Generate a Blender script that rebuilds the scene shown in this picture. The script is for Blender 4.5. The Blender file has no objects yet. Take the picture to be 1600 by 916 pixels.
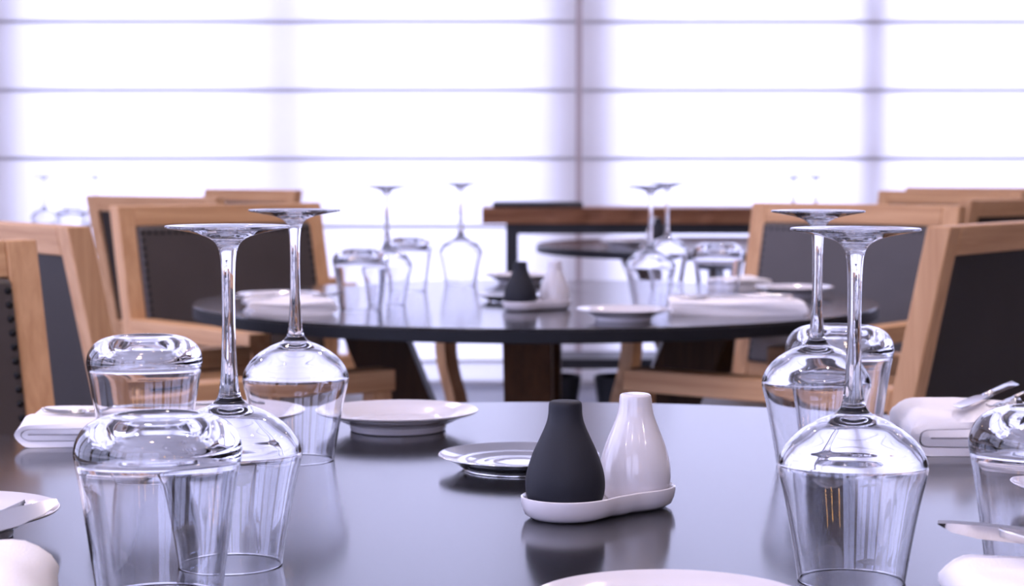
import bpy, bmesh, math, random
from mathutils import Vector, Matrix

random.seed(7)
scene = bpy.context.scene
COL = scene.collection
PI = math.pi

# ------------------------------------------------------------------ camera
F_PX = 3000.0                      # focal length in pixels of the 1600 x 916 frame
HORIZON = 257.0
CAM_Z = 1.0
PITCH = math.atan((458 - HORIZON) / F_PX)
cd = bpy.data.cameras.new('camera')
cam = bpy.data.objects.new('camera', cd)
COL.objects.link(cam)
cam.location = (0, 0, CAM_Z)
cam.rotation_euler = (PI / 2 - PITCH, 0, 0)
cd.sensor_width = 36
cd.lens = F_PX / 1600 * 36
cd.clip_start = 0.05
cd.clip_end = 100
cd.dof.use_dof = True
cd.dof.focus_distance = 1.36
cd.dof.aperture_fstop = 12.0
scene.camera = cam

# ------------------------------------------------------------------ world, lights, exposure
world = bpy.data.worlds.new('sky')
scene.world = world
world.use_nodes = True
bg = world.node_tree.nodes['Background']
bg.inputs['Color'].default_value = (0.64, 0.62, 1.0, 1)
bg.inputs['Strength'].default_value = 4.2

vs = scene.view_settings
vs.view_transform = 'Standard'
vs.look = 'None'
vs.gamma = 1
vs.use_curve_mapping = False
vs.exposure = 0.3
FILL_LAMP_W = 7.5                      # each invented ceiling fill lamp

scene.cycles.max_bounces = 12
scene.cycles.diffuse_bounces = 5
scene.cycles.glossy_bounces = 6
scene.cycles.transmission_bounces = 11
scene.cycles.transparent_max_bounces = 12
scene.cycles.use_denoising = True
scene.cycles.sample_clamp_indirect = 6.0
scene.cycles.blur_glossy = 0.6


# ------------------------------------------------------------------ materials
def new_mat(name):
    m = bpy.data.materials.new(name)
    m.use_nodes = True
    nt = m.node_tree
    for n in list(nt.nodes):
        nt.nodes.remove(n)
    out = nt.nodes.new('ShaderNodeOutputMaterial')
    return m, nt, out


def principled(name, color, rough=0.5, metal=0.0, coat=0.0, spec=0.5, bump=0.0, bscale=200.0,
               vary=0.0, vscale=8.0, stretch=(1, 1, 1), sheen=0.0, ior=1.5):
    m, nt, out = new_mat(name)
    b = nt.nodes.new('ShaderNodeBsdfPrincipled')
    nt.links.new(b.outputs[0], out.inputs[0])
    b.inputs['Base Color'].default_value = (*color, 1)
    b.inputs['Roughness'].default_value = rough
    b.inputs['Metallic'].default_value = metal
    b.inputs['Coat Weight'].default_value = coat
    b.inputs['Coat Roughness'].default_value = 0.05
    b.inputs['Specular IOR Level'].default_value = spec
    b.inputs['Sheen Weight'].default_value = sheen
    b.inputs['IOR'].default_value = ior
    tc = nt.nodes.new('ShaderNodeTexCoord')
    mp = nt.nodes.new('ShaderNodeMapping')
    nt.links.new(tc.outputs['Object'], mp.inputs[0])
    mp.inputs['Scale'].default_value = stretch
    if vary:
        n = nt.nodes.new('ShaderNodeTexNoise')
        n.inputs['Scale'].default_value = vscale
        n.inputs['Detail'].default_value = 5
        nt.links.new(mp.outputs[0], n.inputs[0])
        r = nt.nodes.new('ShaderNodeValToRGB')
        r.color_ramp.elements[0].position = 0.3
        r.color_ramp.elements[1].position = 0.7
        r.color_ramp.elements[0].color = (*[c * (1 - vary) for c in color], 1)
        r.color_ramp.elements[1].color = (*[min(1, c * (1 + vary)) for c in color], 1)
        nt.links.new(n.outputs['Fac'], r.inputs[0])
        nt.links.new(r.outputs[0], b.inputs['Base Color'])
    if bump:
        n2 = nt.nodes.new('ShaderNodeTexNoise')
        n2.inputs['Scale'].default_value = bscale
        n2.inputs['Detail'].default_value = 3
        nt.links.new(mp.outputs[0], n2.inputs[0])
        bp = nt.nodes.new('ShaderNodeBump')
        bp.inputs['Strength'].default_value = bump
        bp.inputs['Distance'].default_value = 0.002
        nt.links.new(n2.outputs['Fac'], bp.inputs['Height'])
        nt.links.new(bp.outputs[0], b.inputs['Normal'])
    return m


def wood(name, c0, c1, axis, rough=0.5):
    """Straight-grained wood; axis is the local axis along which the grain runs."""
    m, nt, out = new_mat(name)
    b = nt.nodes.new('ShaderNodeBsdfPrincipled')
    nt.links.new(b.outputs[0], out.inputs[0])
    b.inputs['Roughness'].default_value = rough
    b.inputs['Specular IOR Level'].default_value = 0.3
    tc = nt.nodes.new('ShaderNodeTexCoord')
    mp = nt.nodes.new('ShaderNodeMapping')
    nt.links.new(tc.outputs['Object'], mp.inputs[0])
    sc = [55.0, 55.0, 55.0]
    sc[axis] = 2.5
    mp.inputs['Scale'].default_value = sc
    n = nt.nodes.new('ShaderNodeTexNoise')
    n.inputs['Scale'].default_value = 1.0
    n.inputs['Detail'].default_value = 6
    n.inputs['Roughness'].default_value = 0.65
    n.inputs['Distortion'].default_value = 0.4
    nt.links.new(mp.outputs[0], n.inputs[0])
    r = nt.nodes.new('ShaderNodeValToRGB')
    r.color_ramp.elements[0].position = 0.32
    r.color_ramp.elements[1].position = 0.68
    r.color_ramp.elements[0].color = (*c0, 1)
    r.color_ramp.elements[1].color = (*c1, 1)
    nt.links.new(n.outputs['Fac'], r.inputs[0])
    nt.links.new(r.outputs[0], b.inputs['Base Color'])
    bp = nt.nodes.new('ShaderNodeBump')
    bp.inputs['Strength'].default_value = 0.15
    bp.inputs['Distance'].default_value = 0.001
    nt.links.new(n.outputs['Fac'], bp.inputs['Height'])
    nt.links.new(bp.outputs[0], b.inputs['Normal'])
    return m


def glass_mat(name, color, ior):
    m, nt, out = new_mat(name)
    g = nt.nodes.new('ShaderNodeBsdfGlass')
    g.inputs['Color'].default_value = (*color, 1)
    g.inputs['Roughness'].default_value = 0.0
    g.inputs['IOR'].default_value = ior
    nt.links.new(g.outputs[0], out.inputs[0])
    return m


def blind_mat(name, trans, refl):
    """Thin woven white cloth: part of the daylight passes through."""
    m, nt, out = new_mat(name)
    t = nt.nodes.new('ShaderNodeBsdfTranslucent')
    d = nt.nodes.new('ShaderNodeBsdfDiffuse')
    t.inputs['Color'].default_value = (*trans, 1)
    d.inputs['Color'].default_value = (*refl, 1)
    tc = nt.nodes.new('ShaderNodeTexCoord')
    mp = nt.nodes.new('ShaderNodeMapping')
    nt.links.new(tc.outputs['Object'], mp.inputs[0])
    mp.inputs['Scale'].default_value = (40, 40, 400)
    n = nt.nodes.new('ShaderNodeTexNoise')
    n.inputs['Scale'].default_value = 1
    nt.links.new(mp.outputs[0], n.inputs[0])
    mx = nt.nodes.new('ShaderNodeMix')
    mx.data_type = 'RGBA'
    mx.inputs[6].default_value = (*[c * 0.94 for c in trans], 1)
    mx.inputs[7].default_value = (*trans, 1)
    nt.links.new(n.outputs['Fac'], mx.inputs[0])
    nt.links.new(mx.outputs[2], t.inputs['Color'])
    a = nt.nodes.new('ShaderNodeAddShader')
    nt.links.new(t.outputs[0], a.inputs[0])
    nt.links.new(d.outputs[0], a.inputs[1])
    nt.links.new(a.outputs[0], out.inputs[0])
    return m


def pane_mat(name):
    m, nt, out = new_mat(name)
    t = nt.nodes.new('ShaderNodeBsdfTransparent')
    t.inputs['Color'].default_value = (0.93, 0.96, 0.95, 1)
    g = nt.nodes.new('ShaderNodeBsdfGlossy')
    g.inputs['Roughness'].default_value = 0.02
    mx = nt.nodes.new('ShaderNodeMixShader')
    mx.inputs[0].default_value = 0.06
    nt.links.new(t.outputs[0], mx.inputs[1])
    nt.links.new(g.outputs[0], mx.inputs[2])
    nt.links.new(mx.outputs[0], out.inputs[0])
    return m


def emit_mat(name, color, strength):
    m, nt, out = new_mat(name)
    e = nt.nodes.new('ShaderNodeEmission')
    e.inputs['Color'].default_value = (*color, 1)
    e.inputs['Strength'].default_value = strength
    nt.links.new(e.outputs[0], out.inputs[0])
    return m


OAK0, OAK1 = (0.50, 0.265, 0.125), (0.70, 0.415, 0.22)
WAL0, WAL1 = (0.038, 0.014, 0.004), (0.080, 0.032, 0.010)
M = {
    'oak_x': wood('oak_grain_across', OAK0, OAK1, 0),
    'oak_y': wood('oak_grain_forward', OAK0, OAK1, 1),
    'oak_z': wood('oak_grain_upright', OAK0, OAK1, 2),
    'walnut': wood('dark_walnut', WAL0, WAL1, 2, 0.45),
    'slab': wood('red_brown_slab_wood', (0.17, 0.068, 0.034), (0.40, 0.19, 0.10), 0, 0.4),
    'leather': principled('grey_brown_leather', (0.062, 0.050, 0.048), 0.42, bump=0.15, bscale=500, vary=0.12, vscale=6),
    'leather_back': principled('dark_leather', (0.029, 0.022, 0.018), 0.5, spec=0.32, bump=0.15, bscale=500, vary=0.12, vscale=6),
    'nail': principled('dark_nailhead', (0.012, 0.012, 0.014), 0.3, metal=0.6),
    'table': principled('satin_black_table', (0.016, 0.016, 0.020), 0.14, vary=0.25, vscale=350, ior=1.66),
    'table_edge': principled('black_table_edge', (0.008, 0.009, 0.013), 0.5, spec=0.25),
    'ceramic': principled('white_glazed_ceramic', (0.74, 0.71, 0.75), 0.12, coat=0.5),
    'matte_dark': principled('matte_charcoal_ceramic', (0.017, 0.018, 0.026), 0.6, spec=0.3, bump=0.06, bscale=900),
    'cloth': principled('white_napkin_cloth', (0.93, 0.91, 0.95), 0.85, bump=0.25, bscale=700, sheen=0.2),
    'silver': principled('polished_silver', (0.90, 0.89, 0.88), 0.06, metal=1.0),
    'steel': principled('polished_cutlery_steel', (0.70, 0.68, 0.68), 0.12, metal=1.0),
    'black_steel': principled('black_steel_frame', (0.014, 0.016, 0.022), 0.4),
    'black_plastic': principled('black_tray', (0.012, 0.013, 0.018), 0.35),
    'glass': glass_mat('clear_crystal', (0.99, 0.99, 1.0), 1.5),
    'blind': blind_mat('translucent_white_blind', (0.52, 0.52, 0.52), (0.36, 0.36, 0.36)),
    'batten': blind_mat('doubled_blind_hem', (0.20, 0.20, 0.21), (0.42, 0.42, 0.43)),
    'frame': principled('pale_window_frame', (0.55, 0.47, 0.46), 0.5),
    'pane': pane_mat('window_glass'),
    'wall': principled('pale_plaster', (0.42, 0.40, 0.40), 0.8, bump=0.1, bscale=60),
    'wall_dark': principled('bounce_dimming_wall', (0.13, 0.10, 0.085), 0.7, bump=0.1, bscale=40),
    'ceil': principled('white_ceiling', (0.80, 0.79, 0.78), 0.9, bump=0.05, bscale=60),
    'floor': principled('blue_grey_floor', (0.20, 0.21, 0.26), 0.35, vary=0.15, vscale=5, bump=0.05, bscale=80),
    'trim': principled('white_trim', (0.8, 0.79, 0.8), 0.5),
    'added_lamp_ring': principled('added_lamp_metal', (0.6, 0.58, 0.55), 0.3, metal=1.0),
    'fill_lamp_glow': emit_mat('added_warm_glow', (1.0, 0.60, 0.22), 70.0),
    'added_tube_glow': emit_mat('added_warm_tube', (1.0, 0.55, 0.18), 22.0),
    'basket': principled('dark_woven_basket', (0.02, 0.022, 0.03), 0.7, bump=0.4, bscale=60),
}


# ------------------------------------------------------------------ mesh helpers
class MB:
    def __init__(self):
        self.v, self.f = [], []

    def add(self, verts, faces):
        o = len(self.v)
        self.v += [tuple(p) for p in verts]
        self.f += [tuple(i + o for i in q) for q in faces]

    def box(self, x0, x1, y0, y1, z0, z1):
        self.hexa([(x0, y0, z0), (x1, y0, z0), (x1, y1, z0), (x0, y1, z0)],
                  [(x0, y0, z1), (x1, y0, z1), (x1, y1, z1), (x0, y1, z1)])

    def hexa(self, lo, hi):
        self.add(list(lo) + list(hi), [(3, 2, 1, 0), (4, 5, 6, 7), (0, 1, 5, 4), (1, 2, 6, 5), (2, 3, 7, 6), (3, 0, 4, 7)])

    def prism(self, outline, z0, z1):
        n = len(outline)
        self.add([(x, y, z0) for x, y in outline] + [(x, y, z1) for x, y in outline],
                 [tuple(range(n - 1, -1, -1)), tuple(range(n, 2 * n))] +
                 [(i, (i + 1) % n, n + (i + 1) % n, n + i) for i in range(n)])

    def tube(self, pts, rad, seg=12):
        pts = [Vector(p) for p in pts]
        rings = []
        for i, p in enumerate(pts):
            d = (pts[min(i + 1, len(pts) - 1)] - pts[max(i - 1, 0)]).normalized()
            a = d.cross(Vector((0, 0, 1)))
            if a.length < 1e-3:
                a = d.cross(Vector((1, 0, 0)))
            a.normalize()
            b = a.cross(d).normalized()
            r = rad[i] if isinstance(rad, (list, tuple)) else rad
            rings.append([p + a * r * math.cos(2 * PI * k / seg) + b * r * math.sin(2 * PI * k / seg) for k in range(seg)])
        vs_, fs = [q for r in rings for q in r], []
        for i in range(len(rings) - 1):
            for k in range(seg):
                fs.append((i * seg + k, i * seg + (k + 1) % seg, (i + 1) * seg + (k + 1) % seg, (i + 1) * seg + k))
        fs.append(tuple(range(seg - 1, -1, -1)))
        fs.append(tuple((len(rings) - 1) * seg + k for k in range(seg)))
        self.add(vs_, fs)

    def mesh(self, name, mat, bevel=0.0, smooth=False, segments=2):
        me = bpy.data.meshes.new(name)
        me.from_pydata(self.v, [], self.f)
        bm = bmesh.new()
        bm.from_mesh(me)
        bmesh.ops.recalc_face_normals(bm, faces=bm.faces)
        if bevel:
            es = [e for e in bm.edges if len(e.link_faces) == 2 and e.calc_face_angle(0) > 0.5]
            res = bmesh.ops.bevel(bm, geom=es, offset=bevel, segments=segments, affect='EDGES', profile=0.5)
            rim = set(res['faces'])
            for f_ in bm.faces:          # broad faces stay flat, only the rounded arris is smooth
                f_.smooth = f_ in rim
        bm.to_mesh(me)
        bm.free()
        me.materials.append(mat)
        if smooth:
            for p in me.polygons:
                p.use_smooth = True
            if smooth == 'auto':
                me.set_sharp_from_angle(angle=math.radians(50))
        return me


def link(name, me, parent=None):
    o = bpy.data.objects.new(name, me)
    COL.objects.link(o)
    o.parent = parent
    return o


def tag(o, label, cat, group=None, kind=None):
    o['label'] = label
    o['category'] = cat
    if group:
        o['group'] = group
    if kind:
        o['kind'] = kind
    return o


def struct(name, me, parent=None):
    o = link(name, me, parent)
    if parent is None:
        o['kind'] = 'structure'
    return o


def empty(name, loc, rz=0.0):
    o = bpy.data.objects.new(name, None)
    o.empty_display_size = 0.05
    COL.objects.link(o)
    o.location = loc
    o.rotation_euler = (0, 0, rz)
    return o


def box_mesh(name, mat, x0, x1, y0, y1, z0, z1, bevel=0.0):
    b = MB()
    b.box(x0, x1, y0, y1, z0, z1)
    return b.mesh(name, mat, bevel)


def copy_tree(o, parent=None):
    c = o.copy()
    COL.objects.link(c)
    c.parent = parent
    for ch in list(o.children):
        copy_tree(ch, c)
    return c


def smooth_profile(pts, sub=6):
    """Catmull-Rom through profile points; a point flagged 'c' is a corner."""
    P = [(p[0], p[1]) for p in pts]
    corner = [len(p) > 2 for p in pts]
    out = []
    for i in range(len(P) - 1):
        p0 = P[i - 1] if i > 0 and not corner[i] else P[i]
        p3 = P[i + 2] if i + 2 < len(P) and not corner[i + 1] else P[i + 1]
        p1, p2 = P[i], P[i + 1]
        for k in range(sub):
            t = k / sub
            t2, t3 = t * t, t * t * t
            q = []
            for a in range(2):
                q.append(0.5 * (2 * p1[a] + (p2[a] - p0[a]) * t + (2 * p0[a] - 5 * p1[a] + 4 * p2[a] - p3[a]) * t2
                                + (3 * p1[a] - p0[a] - 3 * p2[a] + p3[a]) * t3))
            out.append((max(q[0], 0.0), q[1]))
    out.append(P[-1])
    return out


def lathe_meshes(name, prof, cuts, mats, seg=64):
    """Revolve one profile (r, z); cut it at the given profile indices into several meshes that
    share exact edge rings and normals, so together they are one closed body."""
    n = len(prof)
    nor = []
    for i in range(n):
        a, b = prof[max(i - 1, 0)], prof[min(i + 1, n - 1)]
        dr, dz = b[0] - a[0], b[1] - a[1]
        L = math.hypot(dr, dz) or 1
        nr, nz = dz / L, -dr / L
        if prof[i][0] < 1e-6:
            nr, nz = 0.0, (1.0 if nz > 0 else -1.0)
        nor.append((nr, nz))
    res = []
    bounds = [0] + list(cuts) + [n - 1]
    for pi_ in range(len(bounds) - 1):
        i0, i1 = bounds[pi_], bounds[pi_ + 1]
        v, vn, f, idx = [], [], [], {}
        for i in range(i0, i1 + 1):
            r, z = prof[i]
            nr, nz = nor[i]
            if r < 1e-6:
                idx[i] = [len(v)] * seg
                v.append((0, 0, z))
                vn.append((0, 0, nz))
            else:
                idx[i] = list(range(len(v), len(v) + seg))
                for k in range(seg):
                    c, s = math.cos(2 * PI * k / seg), math.sin(2 * PI * k / seg)
                    v.append((r * c, r * s, z))
                    vn.append((nr * c, nr * s, nz))
        for i in range(i0, i1):
            for k in range(seg):
                q = [idx[i][k], idx[i][(k + 1) % seg], idx[i + 1][(k + 1) % seg], idx[i + 1][k]]
                q2 = []
                for t in q:
                    if t not in q2:
                        q2.append(t)
                if len(q2) > 2:
                    f.append(tuple(q2))
        me = bpy.data.meshes.new(name)
        me.from_pydata(v, [], f)
        me.materials.append(mats[pi_] if isinstance(mats, (list, tuple)) else mats)
        for p in me.polygons:
            p.use_smooth = True
        me.normals_split_custom_set_from_vertices(vn)
        res.append(me)
    return res


def lathe_up(name, prof, mat, seg=64):
    return lathe_meshes(name, prof, [], mat, seg)[0]


def on(px, dlin, z):
    """A point at height z seen in column px; dlin is its distance by the plain (1-z)/tan rule."""
    py = HORIZON + F_PX * (CAM_Z - z) / dlin
    a = PITCH + math.atan((py - 458) / F_PX)
    y = (CAM_Z - z) / math.tan(a)
    depth = y * math.cos(PITCH) + (CAM_Z - z) * math.sin(PITCH)
    return Vector(((px - 800) / F_PX * depth, y, z))


TZ = 0.74                          # table height
R_T = 0.65                         # table radius

# ------------------------------------------------------------------ the room
XL, XR, YB, YF, ZC = -3.5, 4.9, -3.2, 8.95, 3.2
struct('floor', box_mesh('floor', M['floor'], XL - .2, XR + .2, YB - .2, YF + .2, -0.1, 0.0))
struct('ceiling', box_mesh('ceiling', M['ceil'], XL - .2, XR + .2, YB - .2, YF + .2, ZC, ZC + 0.1))
struct('wall_right', box_mesh('wall_right', M['wall_dark'], XR, XR + .15, YB, YF, 0, ZC))  # unseen wall, its colour darkened to cut light bouncing from the right


def wall_with_openings(name, axis, at_, lo, hi, openings, z0, z1, thick):
    """A wall along x (axis 'x', at y = at_) or y, with openings (a, b) from z0 to z1."""
    b = MB()
    edges = [lo] + [e for o in openings for e in o] + [hi]

    def bx(a, c, za, zb):
        if axis == 'x':
            b.box(a, c, at_, at_ + thick, za, zb)
        else:
            b.box(at_, at_ + thick, a, c, za, zb)
    for i in range(0, len(edges), 2):
        if edges[i + 1] - edges[i] > 0.01:
            bx(edges[i], edges[i + 1], 0, ZC)
    for a, c in openings:
        if z0 > 0.01:
            bx(a, c, 0, z0)
        bx(a, c, z1, ZC)
    return struct(name, b.mesh(name, M['wall']))


ADDED_BACK_OPEN = [(-3.2 + 2.1 * i, -1.35 + 2.1 * i) for i in range(2)]  # openings for unseen windows, invented to let in fill light from behind
ADDED_LEFT_OPEN = [(-2.9 + 2.1 * i, -0.95 + 2.1 * i) for i in range(4)]  # unseen side windows, added to light the room from the left
wall_with_openings('wall_back', 'x', YB - .2, XL, XR, ADDED_BACK_OPEN, 0.35, 2.95, .2)
wall_with_openings('wall_left', 'y', XL - .2, YB, YF, ADDED_LEFT_OPEN, 0.35, 2.95, .2)

WN = 0


def window(axis, at_, a, c, z0, z1):  # builds the invented back and left windows that supply fill and reflections
    global WN
    WN += 1
    w = empty(f'window_{WN}', (0, 0, 0))
    w['kind'] = 'structure'

    def part(nm, mat, u0, u1, za, zb, t0, t1):
        if axis == 'x':
            link(nm, box_mesh(nm, mat, u0, u1, at_ + t0, at_ + t1, za, zb), w)
        else:
            link(nm, box_mesh(nm, mat, at_ + t0, at_ + t1, u0, u1, za, zb), w)
    m_ = (a + c) / 2
    for u0, u1 in ((a, a + .06), (c - .06, c), (m_ - .025, m_ + .025)):
        part('upright', M['frame'], u0, u1, z0 + .06, z1 - .06, -.02, .05)
    for za, zb in ((z0, z0 + .06), (z1 - .06, z1)):
        part('crossbar', M['frame'], a, c, za, zb, -.02, .05)
    part('pane', M['pane'], a + .06, m_ - .025, z0 + .06, z1 - .06, .010, .016)
    part('pane', M['pane'], m_ + .025, c - .06, z0 + .06, z1 - .06, .010, .016)


for a, c in ADDED_BACK_OPEN:
    window('x', YB - .12, a, c, 0.35, 2.95)
for a, c in ADDED_LEFT_OPEN:
    window('y', XL - .12, a, c, 0.35, 2.95)

# the glazed front behind the blinds: uprights every 1.32 m, panes between, beam above, sill below
Y_BL = 8.60
UP = [-2.345, -1.02, 0.302, 1.615, 2.935, 4.26]
WN += 1
gw = empty(f'window_{WN}', (0, 0, 0))
gw['kind'] = 'structure'
for i, x in enumerate(UP):
    w_, y0 = (0.15, 8.70) if i % 2 == 0 else ((0.055, 8.665) if i == 3 else (0.09, 8.74))
    link('upright', box_mesh('upright', M['frame'], x - w_, x + w_, y0, y0 + 0.09, 0.05, 3.1), gw)
EDG = [XL] + UP + [XR]
for i in range(len(EDG) - 1):
    link('pane', box_mesh('pane', M['pane'], EDG[i] + .07, EDG[i + 1] - .07, 8.865, 8.872, 0.05, 3.1), gw)
struct('trim_1', box_mesh('trim_1', M['trim'], XL, XR, 8.66, YF, 3.1, ZC))
struct('trim_2', box_mesh('trim_2', M['trim'], XL, XR, 8.66, YF, 0.0, 0.05))
struct('baseboard_right', box_mesh('baseboard_right', M['trim'], XR - .015, XR, YB, YF, 0, 0.1))
struct('baseboard_left', box_mesh('baseboard_left', M['trim'], XL, XL + .015, YB, YF, 0, 0.1))


def roman_blind(x0, x1, y, label, full=True):
    b = empty('roman_blind', ((x0 + x1) / 2, y, 0))
    tag(b, label, 'blind', 'white roman blinds along the window front')
    hw = (x1 - x0) / 2
    z_seam = [0.115 + 0.3037 * k for k in range(0, 11)]
    zs = [0.02] + z_seam
    for k in range(len(zs) - 1):
        za, zb = zs[k] + .007, zs[k + 1] - .007
        m = MB()
        n = 6
        vv, ff = [], []
        for i in range(n + 1):
            t = i / n
            bul = -0.010 * math.sin(PI * t)
            z = za + (zb - za) * t
            vv += [(-hw, bul, z), (hw, bul, z)]
        for i in range(n):
            ff.append((2 * i, 2 * i + 1, 2 * i + 3, 2 * i + 2))
        m.add(vv, ff)
        link('fold_panel', m.mesh('fold_panel', M['blind'], smooth=True), b)
    for z in zs:
        link('batten', box_mesh('batten', M['batten'], -hw, hw, -.005, .003, z - .007, z + .007), b)
    link('head_rail', box_mesh('head_rail', M['trim'], -hw, hw, -.04, .02, z_seam[-1] + .007, z_seam[-1] + .05), b)


roman_blind(-3.45, -2.357, 8.60, 'white roman blind hanging at the extreme left of the window front')
roman_blind(-2.333, 0.284, 8.60, 'wide white roman blind left of the dark upright in the middle')
roman_blind(0.314, 2.925, 8.62, 'wide white roman blind right of the dark upright in the middle')
roman_blind(2.945, 4.80, 8.60, 'white roman blind hanging at the extreme right of the window front')


# ------------------------------------------------------------------ unseen ceiling lamps, invented to fill the room with light
def make_ceiling_fill_lamps():
    ring = [(0.055, 0.0), (0.075, 0.0), (0.08, -0.006), (0.075, -0.012), (0.058, -0.012), (0.055, 0.0)]
    ring_me = lathe_up('added_lamp_ring', ring, M['added_lamp_ring'], 24)
    disc = MB()
    disc.prism([(0.055 * math.cos(2 * PI * k / 24), 0.055 * math.sin(2 * PI * k / 24)) for k in range(24)], -0.004, 0.0)
    disc_me = disc.mesh('fill_lamp_disc', M['fill_lamp_glow'])
    ld = bpy.data.lights.new('fill_light', 'AREA')
    ld.shape = 'DISK'
    ld.size = 0.10
    ld.energy = FILL_LAMP_W
    ld.color = (1.0, 0.87, 0.92)
    ld.spread = math.radians(150)
    rows = ['nearest the invented back windows', 'over the near table', 'over the far table', 'nearest the blinds']
    cols = ['leftmost', 'second from the left', 'second from the right', 'rightmost']
    for j, y in enumerate((-1.4, 1.3, 4.0, 6.7)):
        for i, x in enumerate((-2.7, -0.9, 0.9, 2.7)):
            r = empty('ceiling_fill_lamp', (x, y, ZC))
            tag(r, f'unseen invented ceiling fill lamp, {cols[i]} in the row {rows[j]}', 'downlight', 'invented ceiling fill lamps')
            link('added_lamp_ring', ring_me, r)
            link('fill_lamp_disc', disc_me, r)
            lo = bpy.data.objects.new('fill_light', ld)
            COL.objects.link(lo)
            lo.parent = r
            lo.location = (0, 0, -0.02)


make_ceiling_fill_lamps()


def added_wall_lamp(x, label):  # unseen wall lamp, invented to put warm glints in the glasses
    r = empty('added_wall_lamp', (x, YB, 1.75))
    tag(r, label, 'wall lamp', 'invented warm wall lamps behind the camera')
    link('back_plate', box_mesh('back_plate', M['added_lamp_ring'], -.04, .04, 0.0, .015, -.20, .20, .003), r)
    b = MB()
    b.tube([(0, .05, -.26), (0, .05, .26)], .022, 16)
    link('added_lamp_tube', b.mesh('added_lamp_tube', M['added_tube_glow']), r)
    c = MB()
    for z in (-.14, .14):
        c.tube([(0, .012, z), (0, .034, z)], .006, 8)
    link('bracket', c.mesh('bracket', M['added_lamp_ring']), r)


added_wall_lamp(1.25, 'unseen invented warm tube lamp on the back wall, nearest the invented windows')
added_wall_lamp(2.45, 'unseen invented warm tube lamp on the back wall, middle one of three')
added_wall_lamp(3.65, 'unseen invented warm tube lamp on the back wall, nearest the right wall')


# ------------------------------------------------------------------ round tables
def make_table_meshes():
    def circ(r, n=160):
        return [(r * math.cos(2 * PI * k / n), r * math.sin(2 * PI * k / n)) for k in range(n)]
    a = MB()
    a.prism(circ(R_T - .0015), TZ - .004, TZ)
    top = a.mesh('table_top', M['table'], .001)
    b = MB()
    b.prism(circ(R_T), TZ - .024, TZ - .004)
    edge = b.mesh('table_edge', M['table_edge'], .0015)
    leg = MB()
    t = 0.042
    zt = TZ - .024
    leg.hexa([(0.0, -t, 0.05), (0.115, -t, 0.05), (0.115, t, 0.05), (0.0, t, 0.05)],
             [(0.265, -t, zt), (0.385, -t, zt), (0.385, t, zt), (0.265, t, zt)])
    leg_me = leg.mesh('leg', M['walnut'], 0.003)
    foot = MB()
    foot.box(-0.30, 0.30, -0.05, 0.05, 0.0, 0.052)
    foot2 = MB()
    foot2.box(-0.05, 0.05, -0.30, -0.05, 0.0, 0.052)
    foot2.box(-0.05, 0.05, 0.05, 0.30, 0.0, 0.052)
    return top, edge, leg_me, foot.mesh('foot_bar', M['walnut'], 0.004), foot2.mesh('foot_bar', M['walnut'], 0.004)


TABLE_ME = make_table_meshes()


def round_table(x, y, rz, label):
    t = empty('round_table', (x, y, 0), rz)
    tag(t, label, 'table', 'round black dining tables')
    link('table_top', TABLE_ME[0], t)
    link('table_edge', TABLE_ME[1], t)
    for k in range(4):
        l = link('leg', TABLE_ME[2], t)
        l.rotation_euler = (0, 0, k * PI / 2)
    link('foot_bar', TABLE_ME[3], t)
    link('foot_bar', TABLE_ME[4], t)
    return t


round_table(0.028, 1.445, math.radians(20), 'round black satin table filling the foreground, set with upturned glasses')
round_table(0.045, 3.68, math.radians(-3), 'round black table in the middle, on slanting dark wood slab legs')
round_table(0.73, 6.25, math.radians(8), 'round black table partly seen below the wooden sideboard')
round_table(-1.80, 6.48, math.radians(12), 'round black table at the far left behind the chairs')


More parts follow.
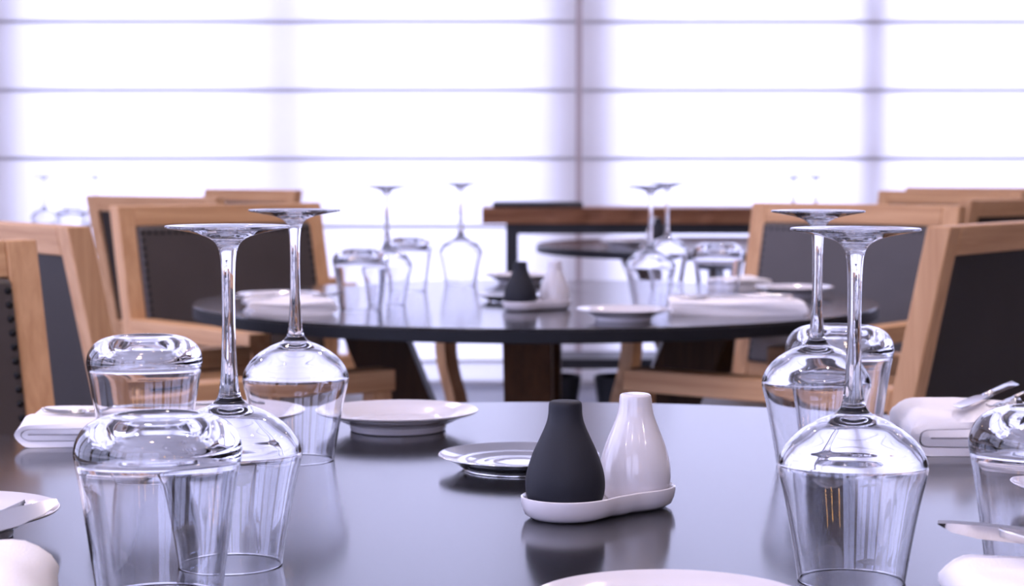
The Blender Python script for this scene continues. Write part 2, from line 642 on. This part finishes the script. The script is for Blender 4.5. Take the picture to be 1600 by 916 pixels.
# ------------------------------------------------------------------ chairs
def make_chair_meshes():
    W = 0.28
    d = {}

    PW = .043                       # post width
    def stile(s):
        b = MB()
        x0, x1 = (W - PW, W) if s > 0 else (-W, -W + PW)
        b.hexa([(x0, -.262, 0), (x1, -.262, 0), (x1, -.222, 0), (x0, -.222, 0)],
               [(x0, -.254, .42), (x1, -.254, .42), (x1, -.214, .42), (x0, -.214, .42)])
        b2 = MB()
        b2.hexa([(x0, -.254, .42), (x1, -.254, .42), (x1, -.214, .42), (x0, -.214, .42)],
                [(x0, -.356, .905), (x1, -.356, .905), (x1, -.316, .905), (x0, -.316, .905)])
        return b.mesh('rear_leg', M['oak_z'], .003), b2.mesh('back_post', M['oak_z'], .003)
    d['rear_leg_l'], d['post_l'] = stile(-1)
    d['rear_leg_r'], d['post_r'] = stile(1)

    def yb(z):                      # the rear plane of the reclined back
        return -.254 - .102 * (z - .42) / .485

    def yf(z):
        return -.214 - .102 * (z - .42) / .485

    def slab(x0, x1, z0, z1, in_b, in_f, nm, mat, bev):
        b = MB()
        b.hexa([(x0, yb(z0) + in_b, z0), (x1, yb(z0) + in_b, z0), (x1, yf(z0) - in_f, z0), (x0, yf(z0) - in_f, z0)],
               [(x0, yb(z1) + in_b, z1), (x1, yb(z1) + in_b, z1), (x1, yf(z1) - in_f, z1), (x0, yf(z1) - in_f, z1)])
        return b.mesh(nm, mat, bev)
    xi = W - PW
    d['top_rail'] = slab(-xi, xi, .858, .905, .0, .0, 'top_rail', M['oak_x'], .003)
    d['low_rail'] = slab(-xi, xi, .470, .520, .0, .0, 'lower_rail', M['oak_x'], .003)
    d['pad_front'] = slab(-xi, xi, .520, .858, .022, -.010, 'front_pad', M['leather'], .008)
    d['pad_rear'] = slab(-xi, xi, .520, .858, .010, .020, 'rear_panel', M['leather_back'], .002)
    def front_leg(x0, x1):
        # a sabre leg: upright under the arm, then sweeping forward to the floor
        b = MB()
        st = [(.610, .0), (.575, .002), (.545, .009), (.515, .021), (.485, .035), (.45, .047), (.40, .057), (.30, .064), (.15, .066), (.0, .066)]
        for (za, ya), (zb, yb_) in zip(st[:-1], st[1:]):
            b.hexa([(x0, .205 + yb_, zb), (x1, .205 + yb_, zb), (x1, .241 + yb_, zb), (x0, .241 + yb_, zb)],
                   [(x0, .205 + ya, za), (x1, .205 + ya, za), (x1, .241 + ya, za), (x0, .241 + ya, za)])
        me = b.mesh('front_leg', M['oak_z'])
        bm = bmesh.new()
        bm.from_mesh(me)
        bmesh.ops.remove_doubles(bm, verts=bm.verts, dist=1e-5)
        inner = [f for f in bm.faces if abs(f.normal.z) > .99 and .01 < f.calc_center_median().z < .60]
        bmesh.ops.delete(bm, geom=inner, context='FACES_ONLY')
        bmesh.ops.recalc_face_normals(bm, faces=bm.faces)
        bm.to_mesh(me)
        bm.free()
        for p in me.polygons:
            p.use_smooth = True
        me.set_sharp_from_angle(angle=math.radians(50))
        return me

    for s, k in ((-1, 'l'), (1, 'r')):
        xa, xb = (W - .055, W) if s > 0 else (-W, -W + .055)
        b = MB()
        b.hexa([(xa, yf(.61), .610), (xb, yf(.61), .610), (xb, .245, .610), (xa, .245, .610)],
               [(xa, yf(.65), .648), (xb, yf(.65), .648), (xb, .245, .648), (xa, .245, .648)])
        d['arm_' + k] = b.mesh('armrest', M['oak_y'], .003)
        d['front_leg_' + k] = front_leg(xa + .010, xb - .010)
        d['side_rail_' + k] = box_mesh('side_rail', M['oak_y'], xa + .012, xb - .012, -.225, .262, .34, .40, .003)
    d['front_rail'] = box_mesh('front_rail', M['oak_x'], -xi, xi, .225, .258, .34, .40, .003)
    d['seat'] = box_mesh('seat_cushion', M['leather'], -xi + .002, xi - .002, -.205, .236, .402, .468, .018)
    # one nailhead
    d['nail'] = lathe_up('nail', [(0.0052, 0.0), (0.0047, 0.0024), (0.0026, 0.0040), (0.0, 0.0044)][::1], M['nail'], 8)
    return d, yf


CH, CH_YF = make_chair_meshes()



def nail_spots():
    xi = 0.28 - .043 - .009
    pts = []
    n = 26
    for i in range(n + 1):
        pts.append((-xi + 2 * xi * i / n, .843))
    m = 18
    for s in (-1, 1):
        for i in range(1, m + 1):
            pts.append((s * xi, .843 - (.843 - .530) * i / m))
    return pts


def nail_trim_mesh():
    b = MB()
    for x, z in nail_spots():
        y = CH_YF(z) + .010
        seg = 6
        ring = [(x + .005 * math.cos(2 * PI * k / seg), y - .001, z + .005 * math.sin(2 * PI * k / seg)) for k in range(seg)]
        b.add(ring + [(x, y + .004, z)], [(k, (k + 1) % seg, seg) for k in range(seg)])
    return b.mesh('nail_trim', M['nail'], smooth=True)


NAIL_TRIM = nail_trim_mesh()


def chair(x, y, d, label, nails='trim'):
    """d = the direction the sitter would face."""
    rz = math.atan2(-d[0], d[1])
    c = empty('dining_armchair', (x, y, 0), rz)
    tag(c, label, 'chair', 'oak and leather armchairs')
    for k, nm in (('rear_leg_l', 'leg'), ('rear_leg_r', 'leg'), ('front_leg_l', 'leg'), ('front_leg_r', 'leg'),
                  ('post_l', 'back_post'), ('post_r', 'back_post'), ('top_rail', 'top_rail'), ('low_rail', 'lower_rail'),
                  ('arm_l', 'armrest'), ('arm_r', 'armrest'), ('side_rail_l', 'side_rail'), ('side_rail_r', 'side_rail'),
                  ('front_rail', 'front_rail'), ('seat', 'seat_cushion'), ('pad_rear', 'rear_panel')):
        link(nm, CH[k], c)
    pad = link('front_pad', CH['pad_front'], c)
    if nails == 'each':
        tilt = math.atan2(.102, .485)
        for px, pz in nail_spots():
            n = link('nail', CH['nail'], pad)
            n.location = (px, CH_YF(pz) + .0095, pz)
            n.rotation_euler = (-PI / 2 + tilt, 0, 0)
    else:
        n = link('nail_trim', NAIL_TRIM, pad)
        n['kind'] = 'stuff'
    return c


chair(-0.611, 2.017, (.65, -.76), 'leather armchair cut by the left edge, its dark nailheads facing the camera', 'each')
chair(-0.564, 3.372, (.80, .60), 'oak armchair seen from behind at the left, beside the middle table')
chair(-0.487, 4.335, (.64, -.77), 'armchair left behind the middle table, wide brown leather back with nailheads', 'each')
chair(-0.868, 5.996, (.60, .80), 'oak armchair with its back turned, partly hidden behind the wide leather backed one')
chair(-1.225, 7.08, (-.70, -.70), 'farthest armchair on the left, only its top rail showing before the blind')
chair(0.554, 3.372, (-.80, .60), 'large armchair seen from behind at the right, dark leather panel in pale oak')
chair(0.608, 4.335, (-.64, -.77), 'armchair right behind the middle table, grey leather back facing the camera')
chair(1.236, 5.582, (-.60, .80), 'armchair cut by the right edge beyond the large pale oak framed one')
chair(1.335, 6.545, (-.65, -.76), 'far right armchair whose top rail and thin grey strip show against the blind')
chair(1.76, 7.58, (-.40, -.90), 'farthest armchair on the right, a sliver of top rail before the blind')


# ------------------------------------------------------------------ sideboard with steel frame
def sideboard():
    x0, x1, y0, y1, zt = -0.115, 1.30, 7.38, 7.80, 0.832
    s = empty('sideboard_table', ((x0 + x1) / 2, (y0 + y1) / 2, 0))
    tag(s, 'sideboard with a thick red-brown wooden slab on a black steel frame', 'sideboard')
    hx, hy = (x1 - x0) / 2, (y1 - y0) / 2
    b = MB()
    n = 24
    lo, hi = [], []
    rnd = random.Random(3)
    for i in range(n + 1):
        x = -hx + 2 * hx * i / n
        e = rnd.uniform(-.008, .008)
        lo.append((x, -hy + .012 + e, zt - .060))
        hi.append((x, -hy + e * .5, zt))
    for i in range(n):
        b.hexa([lo[i], lo[i + 1], (lo[i + 1][0], hy, zt - .06), (lo[i][0], hy, zt - .06)],
               [hi[i], hi[i + 1], (hi[i + 1][0], hy, zt), (hi[i][0], hy, zt)])
    me = b.mesh('slab_top', M['slab'])
    bm = bmesh.new()
    bm.from_mesh(me)
    bmesh.ops.remove_doubles(bm, verts=bm.verts, dist=1e-5)
    inner = [f for f in bm.faces if abs(f.normal.x) > .99 and abs(abs(f.calc_center_median().x) - hx) > .01]
    bmesh.ops.delete(bm, geom=inner, context='FACES_ONLY')
    bm.to_mesh(me)
    bm.free()
    link('slab_top', me, s)
    lx = hx - .115
    for sx in (-1, 1):
        for sy in (-1, 1):
            link('leg', box_mesh('leg', M['black_steel'], sx * lx - .023, sx * lx + .023, sy * (hy - .06) - .023, sy * (hy - .06) + .023, 0, zt - .060, .002), s)
    for sy in (-1, 1):
        link('frame_rail', box_mesh('frame_rail', M['black_steel'], -lx + .023, lx - .023, sy * (hy - .06) - .018, sy * (hy - .06) + .018, zt - .100, zt - .061, .002), s)
    link('shelf', box_mesh('shelf', M['black_steel'], -lx + .023, lx - .023, -hy + .05, hy - .05, .205, .245, .002), s)
    tag(link('serving_tray', box_mesh('serving_tray', M['black_plastic'], -.075, .275, 7.43, 7.68, zt, zt + .022, .006)),
        'flat black serving tray lying on the wooden sideboard', 'tray')
    # dark baskets standing below the shelf
    for k, x in enumerate((0.13, 0.47, 0.83)):
        bk = lathe_up('storage_basket', [(0, 0.0), (0.10, 0.0), (0.125, 0.012), (0.145, 0.16), (0.140, 0.165), (0.132, 0.16), (0.112, 0.02), (0, 0.018)], M['basket'], 28)
        o = link('storage_basket', bk)
        o.location = (x, 7.58, 0.0)
        tag(o, ['dark round basket under the sideboard shelf, left one', 'dark round basket under the sideboard shelf, middle one',
                'dark round basket under the sideboard shelf, right one'][k], 'basket', 'baskets under the sideboard')


sideboard()


# ------------------------------------------------------------------ glassware (all standing upside down)
def wine_glass_meshes():
    t = 0.0009
    # outer line from the rim (z = 0) up over the bowl, stem and foot, written for the upturned glass
    outer = [(0.0335, 0.0006, 'c'), (0.0372, 0.024), (0.0425, 0.052), (0.0460, 0.0665), (0.0466, 0.0725), (0.0450, 0.0790),
             (0.0400, 0.0870), (0.0320, 0.0945), (0.0220, 0.1005), (0.0135, 0.1040), (0.0090, 0.1075), (0.0068, 0.1130),
             (0.0055, 0.1240), (0.0046, 0.1420), (0.0042, 0.1650), (0.0043, 0.1850), (0.0050, 0.1990), (0.0068, 0.2070),
             (0.0110, 0.2118), (0.0200, 0.2152), (0.0320, 0.2176), (0.0392, 0.2188), (0.0400, 0.2197)]
    top = [(0.0398, 0.2204), (0.0380, 0.2206), (0.0300, 0.2200), (0.0180, 0.2186), (0.0080, 0.2172), (0.0, 0.2168)]
    inner = [(0.0, 0.1000), (0.0080, 0.0994), (0.0200, 0.0960), (0.0300, 0.0905), (0.0382, 0.0840), (0.0436, 0.0765),
             (0.0455, 0.0722), (0.0449, 0.0662), (0.0414, 0.0518), (0.0361, 0.0240), (0.0324, 0.0008), (0.0329, 0.0), (0.0335, 0.0006, 'c')]
    pi_ = smooth_profile(inner, 4)
    po = smooth_profile(outer, 4)
    pt = smooth_profile([outer[-1]] + top, 4)
    prof = pi_ + po[1:] + pt[1:]
    base = len(pi_) - 1
    c1 = base + 4 * 11             # where the bowl meets the stem
    c2 = base + 4 * 17             # where the stem meets the foot
    bowl, stem, foot = lathe_meshes('glass_part', prof, [c1, c2], M['glass'], 72)
    bowl.name, stem.name, foot.name = 'glass_bowl', 'glass_stem', 'glass_foot'
    return bowl, stem, foot


def tumbler_mesh():
    outer = [(0.0375, 0.0008, 'c'), (0.0412, 0.030), (0.0462, 0.065), (0.0492, 0.0820), (0.0500, 0.0885), (0.0485, 0.0960),
             (0.0440, 0.1030), (0.0370, 0.1078), (0.0300, 0.1098), (0.0262, 0.1100), (0.0225, 0.1090), (0.0120, 0.1076), (0.0, 0.1072)]
    inner = [(0.0, 0.0990), (0.0150, 0.0987), (0.0290, 0.0968), (0.0385, 0.0930), (0.0445, 0.0880), (0.0468, 0.0820), (0.0445, 0.0650),
             (0.0398, 0.0300), (0.0362, 0.0010), (0.0368, 0.0), (0.0375, 0.0008, 'c')]
    pi_ = smooth_profile(inner, 5)
    po = smooth_profile(outer, 5)
    return lathe_up('tumbler', pi_ + po[1:], M['glass'], 72)


WG = wine_glass_meshes()
TUM = tumbler_mesh()
for me in WG + (TUM,):
    # check the orientation once: the bowl's outside must face away from the axis
    pass


def wine_glass(px, dlin, label, group, pos=None):
    p = pos or on(px, dlin, TZ)
    g = empty('wine_glass', p + Vector((0, 0, 0.0002)), random.uniform(0, 6))
    tag(g, label, 'wine glass', group)
    link('glass_bowl', WG[0], g)
    link('glass_stem', WG[1], g)
    link('glass_foot', WG[2], g)


def tumbler(px, dlin, label, group):
    o = link('tumbler', TUM)
    o.location = on(px, dlin, TZ) + Vector((0, 0, 0.0002))
    o.rotation_euler = (0, 0, random.uniform(0, 6))
    tag(o, label, 'glass', group)


GN = 'upturned glasses on the near table'
wine_glass(361, 1.248, 'upturned wine glass at the front left, stem rising beside the near tumbler', GN)
wine_glass(463, 1.690, 'upturned wine glass at the left, just before the white plate', GN)
wine_glass(1330, 1.200, 'nearest upturned wine glass at the front right', GN)
wine_glass(1274, 1.655, 'upturned wine glass behind the nearest one at the right', GN)
tumbler(250, 1.154, 'nearest upturned tumbler at the front left', GN)
tumbler(228, 1.680, 'upturned tumbler behind at the left beside the folded napkin', GN)
tumbler(1310, 1.790, 'upturned tumbler behind the two wine glasses at the right', GN)
tumbler(1639, 1.184, 'upturned tumbler cut by the right edge of the picture', GN)
GM = 'upturned glasses on the middle table'
wine_glass(605, 3.55, 'blurred upturned wine glass, leftmost on the middle table', GM)
wine_glass(720, 4.10, 'blurred upturned wine glass, second from left on the middle table', GM)
wine_glass(1016, 3.50, 'blurred upturned wine glass right of the small shakers on the middle table', GM)
wine_glass(1042, 4.08, 'blurred upturned wine glass overlapping behind another at the right of the middle table', GM)
tumbler(564, 3.42, 'blurred upturned tumbler, leftmost glass on the middle table', GM)
tumbler(638, 3.95, 'blurred upturned tumbler behind the leftmost wine glass of the middle table', GM)
tumbler(1121, 3.66, 'blurred upturned tumbler at the right beside the long napkin', GM)
GF = 'upturned glasses on the far tables'
wine_glass(1239, 6.60, 'faint far wine glass, left one of two above the grey leather chair', GF)
wine_glass(1274, 6.72, 'faint far wine glass, right one of two above the grey leather chair', GF)
wine_glass(70, 6.75, 'faint far wine glass at the left above the chairs', GF)
wine_glass(150, 6.85, 'faint far wine glass right of the other on the far left table', GF)
tumbler(112, 6.60, 'faint far tumbler between two wine glasses on the far left table', GF)


# ------------------------------------------------------------------ plates
def plate_meshes():
    R = 0.0785
    prof_top = [(0.0, 0.0085), (0.030, 0.0085), (0.046, 0.0090), (0.053, 0.0112), (0.064, 0.0160), (0.075, 0.0192), (R, 0.0200),
                (R + .0003, 0.0190), (0.076, 0.0172), (0.064, 0.0132), (0.054, 0.0085), (0.048, 0.0062)]
    ring = [(0.048, 0.0062), (0.0472, 0.0030), (0.0468, 0.0006), (0.0450, 0.0), (0.0434, 0.0006), (0.043, 0.0040), (0.040, 0.0046), (0.0, 0.0046)]
    a = smooth_profile(prof_top, 4)
    b = smooth_profile(ring, 4)
    m = lathe_meshes('plate', a + b[1:], [len(a) - 1], M['ceramic'], 96)
    for q in m:
        q.flip_normals()
    m[0].name, m[1].name = 'plate_dish', 'foot_ring'
    return m


PL = plate_meshes()


def plate(px, dlin, label, group, pos=None):
    p = pos or on(px, dlin, TZ)
    o = link('side_plate', PL[0])
    o.location = p + Vector((0, 0, 0.0003))
    tag(o, label, 'plate', group)
    link('foot_ring', PL[1], o)


PN, PM = 'white plates on the near table', 'white plates on the middle table'
plate(622, 1.880, 'white side plate behind the left wine glass, standing clear on the near table', PN)
plate(1048, 1.060, 'white plate at the very bottom of the picture, only its rim showing', PN)
plate(-87, 1.335, 'white plate cut by the left edge beside the fork', PN)
plate(352, 1.875, 'white plate behind the two left wine glasses, seen through them', PN)
plate(1730, 1.480, 'white plate cut by the right edge behind the tumbler', PN)
plate(974, 3.20, 'white plate nearest the front edge of the middle table', PM)
plate(1240, 3.78, 'white plate at the right end of the middle table', PM)
plate(436, 3.58, 'white plate at the left end of the middle table', PM)
plate(812, 4.20, 'white plate at the far side of the middle table', PM)
plate(975, 6.10, 'small far plate on the table below the sideboard', 'far plates')


def silver_dish(px, dlin, label):
    prof = smooth_profile([(0.0, 0.0050), (0.016, 0.0052), (0.024, 0.0062), (0.030, 0.0054), (0.038, 0.0058), (0.046, 0.0078), (0.052, 0.0082),
                           (0.060, 0.0104), (0.0675, 0.0130), (0.0687, 0.0128), (0.0684, 0.0118), (0.060, 0.0084), (0.054, 0.0050), (0.048, 0.0012),
                           (0.044, 0.0), (0.0, 0.0)], 4)
    me = lathe_up('silver_dish', prof, M['silver'], 96)
    me.flip_normals()
    o = link('silver_dish', me)
    o.location = on(px, dlin, TZ) + Vector((0, 0, 0.0003))
    tag(o, label, 'dish', 'polished silver dishes')


silver_dish(811, 1.640, 'polished silver dish behind the shakers on the near table')
silver_dish(802, 3.66, 'small blurred silver dish behind the shakers on the middle table')


# ------------------------------------------------------------------ shakers and their tray
def shaker_set():
    dark = smooth_profile([(0.0, 0.0), (0.0170, 0.0, 'c'), (0.0240, 0.0030), (0.0282, 0.0110), (0.0294, 0.0200), (0.0282, 0.0300), (0.0240, 0.0430),
                           (0.0185, 0.0550), (0.0142, 0.0650), (0.0126, 0.0720), (0.0122, 0.0790), (0.0112, 0.0812), (0.0085, 0.0820), (0.0, 0.0822)], 6)
    white = smooth_profile([(0.0, 0.0), (0.0155, 0.0, 'c'), (0.0225, 0.0030), (0.0263, 0.0110), (0.0272, 0.0200), (0.0262, 0.0300), (0.0226, 0.0430),
                            (0.0178, 0.0550), (0.0143, 0.0645), (0.0128, 0.0720), (0.0122, 0.0785), (0.0112, 0.0806), (0.0085, 0.0815), (0.0, 0.0817)], 6)
    # shared curve of the body; the tray follows both feet
    d = lathe_up('pepper_shaker', dark, M['matte_dark'], 64)
    w = lathe_up('salt_shaker', white, M['ceramic'], 64)
    # tray: outline around two circles with a drawn-in waist
    L = 0.0735
    n = 72
    def outline(off):
        pts = []
        for k in range(n):
            a = 2 * PI * k / n
            c, s = math.cos(a), math.sin(a)
            best = 0
            for cx, r in ((-L / 2, .0320 + off), (L / 2, .0300 + off), (0.0, .0275 + off)):
                # ray from the centre: farthest hit with each circle
                bq = cx * c
                disc = bq * bq - (cx * cx - r * r)
                if disc > 0:
                    best = max(best, bq + math.sqrt(disc))
            pts.append(best)
        for _ in range(14):
            pts = [(pts[k - 1] + 2 * pts[k] + pts[(k + 1) % n]) / 4 for k in range(n)]
        return [(pts[k] * math.cos(2 * PI * k / n), pts[k] * math.sin(2 * PI * k / n)) for k in range(n)]
    rings = [(-.010, .0000), (-.004, .0006), (.000, .0035), (.0020, .0085), (.0028, .0140), (.0026, .0160), (.0016, .0166), (.0004, .0158),
             (-.0004, .0120), (-.0020, .0065), (-.0060, .0046)]
    vv, ff = [], []
    for off, z in rings:
        vv += [(x, y, z) for x, y in outline(off)]
    for i in range(len(rings) - 1):
        for k in range(n):
            ff.append((i * n + k, i * n + (k + 1) % n, (i + 1) * n + (k + 1) % n, (i + 1) * n + k))
    ff.append(tuple(range(n - 1, -1, -1)))
    ff.append(tuple((len(rings) - 1) * n + k for k in range(n)))
    b = MB()
    b.add(vv, ff)
    tr = b.mesh('shaker_tray', M['ceramic'], smooth='auto')
    return d, w, tr, L


SH = shaker_set()


def place_shakers(p_dark, ang, where, only_dark=False):
    d, w, tr, L = SH
    u = Vector((math.cos(ang), math.sin(ang), 0))
    c = p_dark + u * L / 2
    g = 'salt and pepper sets'
    t = link('shaker_tray', tr)
    t.location = c + Vector((0, 0, .0002))
    t.rotation_euler = (0, 0, ang)
    tag(t, f'white peanut-shaped ceramic tray under the shakers {where}', 'tray', g)
    o = link('pepper_shaker', d)
    o.location = p_dark + Vector((0, 0, .0050))
    tag(o, f'matte charcoal bottle-shaped shaker {where}', 'shaker', g)
    o = link('salt_shaker', w)
    o.location = p_dark + u * L + Vector((0, 0, .0050))
    tag(o, f'glossy white bottle-shaped shaker {where}', 'shaker', g)


place_shakers(on(883, 1.412, TZ), math.radians(42), 'at the centre of the near table')
place_shakers(on(813, 3.42, TZ), math.radians(32), 'on the middle table')
place_shakers(on(1028, 6.20, TZ), math.radians(95), 'on the far table below the sideboard')


# ------------------------------------------------------------------ napkins
def napkin_mesh(length, depth, H, seed, side=-1):
    """A thick cloth folded twice upon itself: the outer turn wraps round one end (side) and encloses
    the inner turn; extruded along y, bottom at z = 0."""
    th = H * 0.108
    zc, R1 = H / 2, H / 2 - th
    R2 = R1 - 2.35 * th
    xl, xr = -length / 2 + H / 2, length / 2
    path = [(xr - (xr - xl) * k / 8, zc - R1) for k in range(9)]
    path += [(xl - R1 * math.sin(PI * k / 10), zc - R1 * math.cos(PI * k / 10)) for k in range(1, 10)]
    rb = (R1 - R2) / 2
    path += [(xl + (xr - rb - xl) * k / 8, zc + R1) for k in range(9)]
    path += [(xr - rb + rb * math.sin(PI * k / 6), zc + (R1 + R2) / 2 + rb * math.cos(PI * k / 6)) for k in range(1, 6)]
    path += [(xr - rb - (xr - rb - xl) * k / 8, zc + R2) for k in range(9)]
    path += [(xl - R2 * math.sin(PI * k / 8), zc + R2 * math.cos(PI * k / 8)) for k in range(1, 8)]
    path += [(xl + (xr - .004 - xl) * k / 8, zc - R2) for k in range(9)]
    if side > 0:
        path = [(-x, z) for x, z in path]
    n = len(path)
    nor = []
    for i in range(n):
        a, b = path[max(i - 1, 0)], path[min(i + 1, n - 1)]
        dx, dz = b[0] - a[0], b[1] - a[1]
        L = math.hypot(dx, dz) or 1
        nor.append((-dz / L, dx / L))
    rows = 11
    vv, ff = [], []
    loop = [(path[i][0] + nor[i][0] * th, path[i][1] + nor[i][1] * th) for i in range(n)] + \
           [(path[i][0] - nor[i][0] * th, path[i][1] - nor[i][1] * th) for i in range(n - 1, -1, -1)]
    m = len(loop)
    for r in range(rows):
        v = r / (rows - 1)
        y = -depth / 2 + depth * v
        for (x, z) in loop:
            zz = max(z, 0.0003)
            k = zz / H
            wob = 0.0016 * math.sin(9 * v + x * 40 + seed) * k
            edge = 1 - 0.16 * abs(2 * v - 1) ** 5 * k
            dz = -0.0022 * k * math.sin(3.1 * v + seed) * math.sin(18 * x + seed)
            vv.append((x + 0.0012 * math.sin(7 * v + z * 300 + seed), y + 0.002 * math.sin(x * 30 + z * 200 + seed), zz * edge + wob * k + dz))
    for r in range(rows - 1):
        for k in range(m):
            ff.append((r * m + k, r * m + (k + 1) % m, (r + 1) * m + (k + 1) % m, (r + 1) * m + k))
    for i in range(n - 1):
        j = m - 1 - i
        ff.append((i, j, j - 1, i + 1))
        o = (rows - 1) * m
        ff.append((o + i, o + i + 1, o + j - 1, o + j))
    b = MB()
    b.add(vv, ff)
    zmin = min(v[2] for v in vv)
    b.v = [(x, y, z - zmin) for x, y, z in b.v]
    return b.mesh('folded_napkin', M['cloth'], smooth='auto')


def napkin(x, y, rz, length, depth, H, seed, side, label, group):
    o = link('folded_napkin', napkin_mesh(length, depth, H, seed, side))
    o.location = (x, y, TZ + .0003)
    o.rotation_euler = (0, 0, math.radians(rz))
    tag(o, label, 'napkin', group)
    return o


NN, NM = 'folded napkins on the near table', 'folded napkins on the middle table'
napkin(-0.404, 1.802, 3, 0.110, 0.100, 0.027, 1, -1, 'folded white napkin at the left behind the tumbler, fork on top', NN)
napkin(0.442, 1.757, -3, 0.17, 0.125, 0.038, 2, -1, 'thick folded white napkin at the right with its layers showing', NN)
napkin(-0.338, 1.015, 10, 0.18, 0.125, 0.050, 3, 1, 'rolled white napkin in the bottom left corner', NN)
napkin(0.350, 1.050, -6, 0.21, 0.12, 0.034, 4, -1, 'folded white napkin in the bottom right corner under a fork', NN)
napkin(-0.388, 3.35, 14, 0.15, 0.11, 0.027, 5, 1, 'folded white napkin at the left of the middle table', NM)
napkin(0.395, 3.36, -3, 0.235, 0.12, 0.025, 6, 1, 'long folded white napkin at the right of the middle table', NM)
napkin(0.475, 4.03, 30, 0.11, 0.09, 0.025, 7, 1, 'small folded white napkin behind the tumbler of the middle table', NM)
napkin(1.00, 5.98, 5, 0.22, 0.12, 0.025, 8, -1, 'far folded napkin on the table below the sideboard', 'far napkins')


# ------------------------------------------------------------------ cutlery
def strip(stations, th):
    """stations: (s, half width, z) along x; a lens-section bar."""
    b = MB()
    vv, ff = [], []
    for s, hw, z in stations:
        vv += [(s, -hw, z), (s, 0, z - th / 2), (s, hw, z), (s, 0, z + th / 2)]
    for i in range(len(stations) - 1):
        for k in range(4):
            ff.append((4 * i + k, 4 * i + (k + 1) % 4, 4 * i + 4 + (k + 1) % 4, 4 * i + 4 + k))
    n = len(stations) - 1
    ff += [(3, 2, 1, 0), tuple(4 * n + k for k in range(4))]
    b.add(vv, ff)
    return b


def cutlery_meshes():
    h = strip([(-.100, .0055, .004), (-.097, .0085, .004), (-.085, .0092, .004), (-.06, .0080, .005), (-.02, .0055, .007), (.02, .0038, .009), (.045, .0040, .008)], .0032)
    handle = h.mesh('handle', M['steel'], smooth=True)
    # fork head: shoulders and four tines, dished
    hd = strip([(.045, .0040, .008), (.053, .0080, .006), (.062, .0118, .0042), (.070, .0125, .0034)], .0026)
    for k in range(4):
        y0 = -.0098 + .00653 * k
        t = strip([(.068, .0025, .0036), (.080, .0024, .0030), (.092, .0021, .0038), (.103, .0012, .0060), (.106, .0004, .0068)], .0022)
        hd.add([(x, y + y0, z) for x, y, z in t.v], t.f)
    fork_head = hd.mesh('fork_head', M['steel'], smooth=True)
    kh = strip([(-.105, .0060, .005), (-.102, .0085, .005), (-.07, .0085, .005), (-.02, .0070, .005), (.0, .0062, .005)], .0060).mesh('handle', M['steel'], smooth=True)
    b = MB()
    prof = [(.0, -.0062, .0062), (.012, -.0095, .0062), (.05, -.0105, .0062), (.085, -.0100, .0060), (.100, -.0060, .0052), (.108, .0015, .0038)]
    vv, ff = [], []
    for s, ya, yb_ in prof:
        vv += [(s, ya, .0048), (s, yb_, .0040), (s, yb_, .0062), (s, ya, .0052)]
    for i in range(len(prof) - 1):
        for k in range(4):
            ff.append((4 * i + k, 4 * i + (k + 1) % 4, 4 * i + 4 + (k + 1) % 4, 4 * i + 4 + k))
    n = len(prof) - 1
    ff += [(3, 2, 1, 0), tuple(4 * n + k for k in range(4))]
    b.add(vv, ff)
    blade = b.mesh('blade', M['steel'], smooth='auto')
    return handle, fork_head, kh, blade


CU = cutlery_meshes()


def cutlery(kind, x, y, z, rz, label, tilt=0.0, roll=0.0):
    o = empty('dinner_' + kind, (x, y, z), rz)
    o.rotation_euler = (roll, tilt, rz)
    tag(o, label, kind, 'cutlery on the napkins')
    if kind == 'fork':
        link('handle', CU[0], o)
        link('fork_head', CU[1], o)
    else:
        link('handle', CU[2], o)
        link('blade', CU[3], o)


R_ = math.radians
def laid(kind, tip, heading, label, pitch=0.0, roll=0.0):
    """Cutlery given by where its tip lies and the heading (degrees) in which it points."""
    a = R_(heading)
    L = 0.107
    x, y, z = tip
    cp = math.cos(R_(pitch))
    cutlery(kind, x - L * math.cos(a) * cp, y - L * math.sin(a) * cp, z - L * math.sin(R_(pitch)), a, label, tilt=-R_(pitch), roll=R_(roll))


laid('fork', (-0.440, 1.783, TZ + .0245), 198, 'thin fork lying on the left napkin behind the tumbler')
laid('knife', (0.398, 1.700, TZ + .0385), 243, 'knife lying on the thick napkin at the right, left piece')
laid('fork', (0.432, 1.702, TZ + .0385), 240, 'fork lying on the thick napkin at the right, right piece')
laid('knife', (-0.266, 1.114, TZ + .0570), 8, 'broad knife leaning up behind the napkin in the bottom left corner', pitch=13.5, roll=30)
laid('fork', (-0.291, 1.142, TZ + .0500), 8, 'fork behind the knife in the bottom left corner, before the plate', pitch=12)
laid('knife', (0.247, 1.100, TZ + .047), 163, 'knife whose blade points left over the napkin in the bottom right corner', pitch=3, roll=42)
laid('fork', (0.275, 1.078, TZ + .045), 163, 'fork lying beside the knife in the bottom right corner', pitch=3, roll=20)
laid('fork', (-0.300, 3.40, TZ + .0265), 30, 'blurred fork on the left napkin of the middle table')
laid('knife', (0.285, 3.395, TZ + .0245), 176, 'blurred knife on the long napkin of the middle table, farther piece')
laid('fork', (0.285, 3.350, TZ + .0245), 172, 'blurred fork on the long napkin of the middle table, nearer piece')
